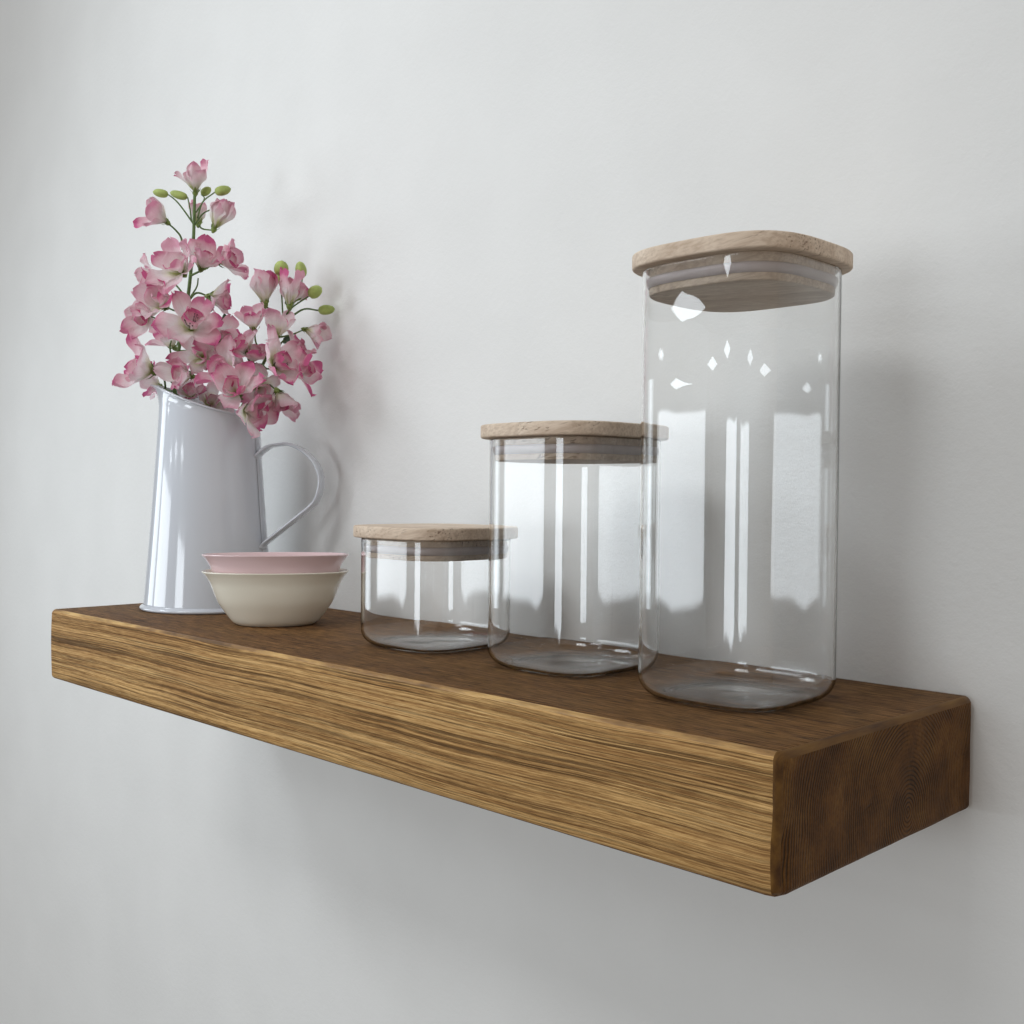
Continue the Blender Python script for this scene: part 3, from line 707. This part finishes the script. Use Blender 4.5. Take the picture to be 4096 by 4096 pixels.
def petal(parent, base, D, ang, length, width, th0, th1, seed, cup=.35, notch=0.1):
    """one petal: starts at base leaning th0 from axis D, ends leaning th1"""
    r = random.Random(seed)
    x, y, d = frame(D)
    out = x * math.cos(ang) + y * math.sin(ang)
    side = d.cross(out)
    nv, nu = 13, 8
    p = Vector(base); pts = []; uvs = []
    tw = r.uniform(-.5, .5)
    bend = r.uniform(-.25, .25)
    ph = r.uniform(0, 6.28); fq = r.uniform(1.6, 3.6); sk = r.uniform(-.25, .25)
    for i in range(nv + 1):
        v = i / nv
        th = th0 + (th1 - th0) * v ** 1.25
        tdir = d * math.cos(th) + out * math.sin(th)
        nrm = out * math.cos(th) - d * math.sin(th)       # outward side of the petal
        if i: p = p + tdir * (length / nv) + side * (bend * length / nv * v)
        w = width * (.13 + .87 * math.sin(math.pi * min(1, v ** 1.05 * .80)) ** .9)
        if v > .72: w *= math.sqrt(max(0.0, 1 - ((v - .72) / .285) ** 2.3)) * .985 + .015
        row = []
        for j in range(nu + 1):
            u = j / nu * 2 - 1
            uu = u * (1 + sk * u * v + .10 * math.sin(11 * v + ph + 2 * u) * v)
            cu = cup * w * u * u
            ruf = .085 * length * (abs(u) ** 2) * v * math.sin(fq * math.pi * v * 1.4 + ph + u * 2.2) + .03 * length * v * math.sin(5 * u + ph) + .018 * length * v * v * math.sin(13 * u + 3 * ph)
            tipn = -notch * length * (max(0, v - .8) / .2) * (1 - abs(u)) ** 2
            q = p + side * (w * uu * (1 - .12 * cup * u * u)) - nrm * cu + nrm * (ruf + tw * w * u * .4 * v) + tdir * tipn
            row.append(q); uvs.append(((u + 1) / 2, v))
        pts.append(row)
    V, F = loft(pts, closed=False)
    me = mesh('petal', V, F)
    uvl = me.uv_layers.new(name='UVMap')
    for lp in me.loops:
        uvl.data[lp.index].uv = uvs[lp.vertex_index]
    o = link('petal', me, M['petal'], parent)
    return o

def blossom(parent, P, D, size, op, stamens, seed):
    r = random.Random(seed)
    P = Vector(P); x, y, d = frame(D)
    # green receptacle
    R = size * (.075 if size > .03 else .10)
    J = Join()
    prof = [(.25, -1.3), (.55, -.9), (.95, -.3), (1.0, .2), (.75, .7), (.1, .95)]
    V, F = loft([[P + x * (R * a * math.cos(k * .7854)) + y * (R * a * math.sin(k * .7854)) + d * (R * b) for k in range(8)] for a, b in prof], True, True)
    J.add(V, F)
    for k in range(5):                        # sepals
        a = k * 2 * math.pi / 5 + r.random()
        o = x * math.cos(a) + y * math.sin(a); s = d.cross(o)
        b0 = P + o * R * .7
        t1 = P + o * R * (1.3 + op) + d * R * .9
        t2 = P + o * R * (1.5 + op * 1.6) + d * R * 2.0
        J.add([b0 - s * R * .5, b0 + s * R * .5, t1 + s * R * .42, t1 - s * R * .42, t2], [(0, 1, 2, 3), (3, 2, 4)])
    b = link('blossom', mesh('blossom', J.V, J.F), M['calyx'], parent)
    L = size * (.92 - .40 * op)
    n_out = 5 if op < .65 else 6
    a0 = r.uniform(0, 6.28)
    for k in range(n_out):
        a = a0 + 2 * math.pi * k / n_out + r.uniform(-.18, .18)
        lean = op * 1.35 * r.uniform(.82, 1.18)
        if op < .2:
            petal(b, P + d * R * .3, d, a, L * r.uniform(.92, 1.05), L * .42, .75, -.32, seed * 31 + k, cup=.75, notch=.03)
        else:
            curl = r.uniform(-.55, .75)
            petal(b, P + d * R * .3, d, a, L * r.uniform(.80, 1.25), L * r.uniform(.24, .40), .30 + lean * .75, lean * .85 + curl, seed * 31 + k, cup=r.uniform(.15, .5), notch=r.uniform(0, .12))
    if op >= .3 and size > .026:
        for k in range(3):
            a = a0 + .6 + 2 * math.pi * k / 3 + r.uniform(-.4, .4)
            lean = op * .85 * r.uniform(.6, 1.1)
            petal(b, P + d * R * .55, d, a, L * r.uniform(.58, .75), L * r.uniform(.27, .34), .2 + lean * .7, lean + r.uniform(-.6, .2), seed * 57 + k, cup=r.uniform(.4, .7), notch=.08)
    if stamens:
        J = Join()
        for k in range(14):
            a = r.uniform(0, 6.28); q = r.uniform(.15, .6)
            o = x * math.cos(a) + y * math.sin(a)
            e = P + d * size * r.uniform(.20, .30) + o * size * q * .22
            V, F = tube([P + d * R, P.lerp(e, .6) + o * size * .01, e], [.00025, .0002, .0002], 4); J.add(V, F)
            V, F = tube([e - d * .0006, e + d * .0004, e + d * .0011], [.0003, .0006, .0003], 5); J.add(V, F)
        link('stamens', mesh('stamens', J.V, J.F), M['stamen'], b)
    return b

def bud(parent, A, B, wid, seed):
    A, B = Vector(A), Vector(B); D = (B - A); L = D.length; x, y, d = frame(D)
    n = 20; rings = []
    for i in range(11):
        v = i / 10
        rr = wid / 2 * max(.06, math.sqrt(max(0, 1 - (2 * v ** .88 - 1) ** 2)))
        rings.append([A + d * (L * v) + (x * math.cos(a) + y * math.sin(a)) * rr * (1 - .10 * abs(math.cos(2.0 * a + seed)) ** 6) for a in [2 * math.pi * k / n for k in range(n)]])
    V, F = loft(rings, True, True)
    return link('bud', mesh('bud', V, F), M['bud'], parent)

def leaf(parent, A, B, wid, seed):
    A, B = Vector(A), Vector(B); d = (B - A).normalized(); L = (B - A).length
    side = d.cross(Vector((.66, -.72, .2))).normalized(); up = side.cross(d)
    pts = []; n = 16
    for i in range(n + 1):
        v = i / n
        w = wid / 2 * math.sin(math.pi * min(.99, v ** .8)) ** .8 * (1 + .35 * abs(((v * 4) % 1) - .5) - .1)
        if i == n: w = .0001
        pts.append([A + d * (L * v) + side * (w * u) + up * (.18 * w * abs(u) + .1 * L * math.sin(v * 3)) for u in (-1, -.5, 0, .5, 1)])
    V, F = loft(pts, closed=False)
    return link('leaf', mesh('leaf', V, F), M['leaf'], parent)

SPRAYS = {
 'L': thing('flower_spray', (.0845, -.0945, .012), 'taller upright spray of pink and white artificial blossoms in the jug, rising on the left', 'flowers', 'artificial flower sprays in the jug'),
 'R': thing('flower_spray', (.0895, -.0905, .012), 'shorter spray of pink artificial blossoms in the jug, leaning right to the wall', 'flowers', 'artificial flower sprays in the jug')}
inv = {k: -Vector(v.location) for k, v in SPRAYS.items()}
def loc(k, p): return tuple(Vector(p) + inv[k])
for k in 'LR':
    J = Join()
    for it in FLORA:
        if it[0] == 'S' + k:
            pts = [Vector(loc(k, p)) for p in it[1]]
            if it[2] > .003:        # main stem runs down into the jug
                pts = [Vector((0, 0, 0)), Vector((0, 0, .09)).lerp(pts[0], .35)] + pts
            C = spline(pts, 5)
            n = len(C)
            V, F = tube(C, [it[2] / 2 * (1.1 - .35 * i / n) for i in range(n)], 8); J.add(V, F)
    link('stem', mesh('stem', J.V, J.F), M['stem'], SPRAYS[k])
for i, it in enumerate(FLORA):
    if it[0] in 'LR' and len(it[0]) == 1:
        blossom(SPRAYS[it[0]], loc(it[0], it[1]), it[2], it[3], it[4], it[5], 100 + i * 7)
    elif it[0] in ('BL', 'BR'):
        bud(SPRAYS[it[0][1]], loc(it[0][1], it[1]), loc(it[0][1], it[2]), it[3], i)
    elif it[0] in ('FL', 'FR'):
        leaf(SPRAYS[it[0][1]], loc(it[0][1], it[1]), loc(it[0][1], it[2]), it[3], i)

# ------------------------------------------------------------------ light
def area(name, loc, target, sx, sy, radiance, col, roll=0.0):
    L = bpy.data.lights.new(name, 'AREA'); L.shape = 'RECTANGLE'; L.size = sx; L.size_y = sy
    L.energy = radiance * math.pi * sx * sy; L.color = col
    o = bpy.data.objects.new(name, L); COL.objects.link(o); o.location = loc
    d = Vector(target) - Vector(loc)
    q = d.to_track_quat('-Z', 'Y')
    o.rotation_mode = 'QUATERNION'
    from mathutils import Quaternion
    o.rotation_quaternion = q @ Quaternion((0, 0, 1), roll)
    return o
def polar(az, el, dist, c=(.6, -.2, .116)):
    a, e = math.radians(az), math.radians(el)
    return (c[0] + dist * math.sin(a) * math.cos(e), c[1] - dist * math.cos(a) * math.cos(e), c[2] + dist * math.sin(e))
TG = (.5, -.1, .12)
def window(name, az0, az1, el0, el1, dist, rad, col, roll=0, spread=None, view=False):
    az, el = (az0 + az1) / 2, (el0 + el1) / 2
    w = 2 * dist * math.tan(math.radians(abs(az1 - az0)) / 2); h = 2 * dist * math.tan(math.radians(abs(el1 - el0)) / 2)
    p = polar(az, el, dist)
    o = area(name, p, (TG[0], TG[1], TG[2]) if spread is None else (.36, 0, .26), w, h, rad, col, roll)
    if spread: o.data.spread = math.radians(spread)
    if view:            # bright sky over an uneven garden line: the lower edge of the daylight is soft and wavy
        L = o.data; L.use_nodes = True; nt = L.node_tree; nt.nodes.clear()
        N = nt.nodes.new; lk = nt.links.new
        out = N('ShaderNodeOutputLight'); em = N('ShaderNodeEmission'); lk(em.outputs[0], out.inputs[0])
        g = N('ShaderNodeNewGeometry'); sp = N('ShaderNodeSeparateXYZ'); lk(g.outputs['Parametric'], sp.inputs[0])
        nz = N('ShaderNodeTexNoise'); nz.inputs['Scale'].default_value = 2.2; nz.inputs['Detail'].default_value = .6
        cb = N('ShaderNodeCombineXYZ'); lk(sp.outputs[0], cb.inputs[0]); lk(cb.outputs[0], nz.inputs[0])
        def mt(op, a, b):
            m_ = N('ShaderNodeMath'); m_.operation = op
            for i_, v_ in ((0, a), (1, b)):
                if hasattr(v_, 'is_output'): lk(v_, m_.inputs[i_])
                else: m_.inputs[i_].default_value = v_
            return m_.outputs[0]
        def edge(v_, a, b):
            r_ = N('ShaderNodeMapRange'); r_.interpolation_type = 'SMOOTHSTEP'; lk(v_, r_.inputs[0]); r_.inputs[1].default_value = a; r_.inputs[2].default_value = b
            return r_.outputs[0]
        wv = mt('ADD', sp.outputs[1], mt('MULTIPLY', mt('SUBTRACT', nz.outputs[0], .5), .16))
        wt = mt('ADD', sp.outputs[1], mt('MULTIPLY', mt('SUBTRACT', nz.outputs[0], .5), .06))
        f_ = mt('MULTIPLY', edge(wv, .045, .115), edge(wt, .985, .955))
        f_ = mt('MULTIPLY', f_, mt('ADD', .80, mt('MULTIPLY', nz.outputs[0], .4)))
        lk(mt('MULTIPLY', f_, 1.12), em.inputs[1])
def ceiling_panel(az, el, diag, dist, rad, col):
    p = polar(az, el, dist); sd = dist * math.radians(diag) / math.sqrt(2)
    L = bpy.data.lights.new('ceiling_panel', 'AREA'); L.shape = 'SQUARE'; L.size = sd
    L.energy = rad * math.pi * sd * sd; L.color = col
    o = bpy.data.objects.new('ceiling_panel', L); COL.objects.link(o); o.location = p
    o.rotation_euler = (0, 0, math.radians(45 + az))
LIGHTS()

# ------------------------------------------------------------------ world: dim room around
w = bpy.data.worlds.new('World'); sc.world = w; w.use_nodes = True
nt = w.node_tree; nt.nodes.clear()
out = nt.nodes.new('ShaderNodeOutputWorld'); bg = nt.nodes.new('ShaderNodeBackground')
tc = nt.nodes.new('ShaderNodeTexCoord'); sx = nt.nodes.new('ShaderNodeSeparateXYZ')
nt.links.new(tc.outputs['Generated'], sx.inputs[0])
def lobe(sock, col):
    m = nt.nodes.new('ShaderNodeMath'); m.operation = 'MAXIMUM'; nt.links.new(sock, m.inputs[0]); m.inputs[1].default_value = 0
    v = nt.nodes.new('ShaderNodeVectorMath'); v.operation = 'SCALE'; v.inputs[0].default_value = col
    nt.links.new(m.outputs[0], v.inputs[3])
    return v.outputs[0]
def vadd(a, b):
    v = nt.nodes.new('ShaderNodeVectorMath'); v.operation = 'ADD'; nt.links.new(a, v.inputs[0])
    if hasattr(b, 'is_output'): nt.links.new(b, v.inputs[1])
    else: v.inputs[1].default_value = b
    return v.outputs[0]
tot = vadd(vadd(lobe(sx.outputs[2], W_UP), lobe(sx.outputs[0], W_RIGHT)), W_ALL)
nt.links.new(tot, bg.inputs[0]); bg.inputs[1].default_value = 1
nt.links.new(bg.outputs[0], out.inputs[0])

# ------------------------------------------------------------------ camera
cam = bpy.data.cameras.new('camera'); co = bpy.data.objects.new('camera', cam); COL.objects.link(co)
cam.sensor_width = 36; cam.lens = 4395.35 / 4096 * 36; cam.clip_start = .02; cam.clip_end = 60
yaw, pitch, roll = 0.785443765, -0.0177467461, 0.00946055572
fwd = Vector((-math.sin(yaw) * math.cos(pitch), math.cos(yaw) * math.cos(pitch), math.sin(pitch)))
rt = Vector((math.cos(yaw), math.sin(yaw), 0)); up = rt.cross(fwd)
r2 = rt * math.cos(roll) + up * math.sin(roll); u2 = -rt * math.sin(roll) + up * math.cos(roll)
m = Matrix((r2, u2, -fwd)).transposed().to_4x4()
m.translation = Vector((1.32723825 * .8, -.808117904 * .8, .145558988 * .8))
co.matrix_world = m
sc.camera = co

sc.view_settings.view_transform = 'Standard'; sc.view_settings.look = 'None'
sc.view_settings.exposure = .29; sc.view_settings.gamma = 1
sc.cycles.max_bounces = 24; sc.cycles.transmission_bounces = 24; sc.cycles.transparent_max_bounces = 24; sc.cycles.glossy_bounces = 8
sc.cycles.use_denoising = True
sc.cycles.caustics_reflective = True
sc.cycles.sample_clamp_indirect = 25
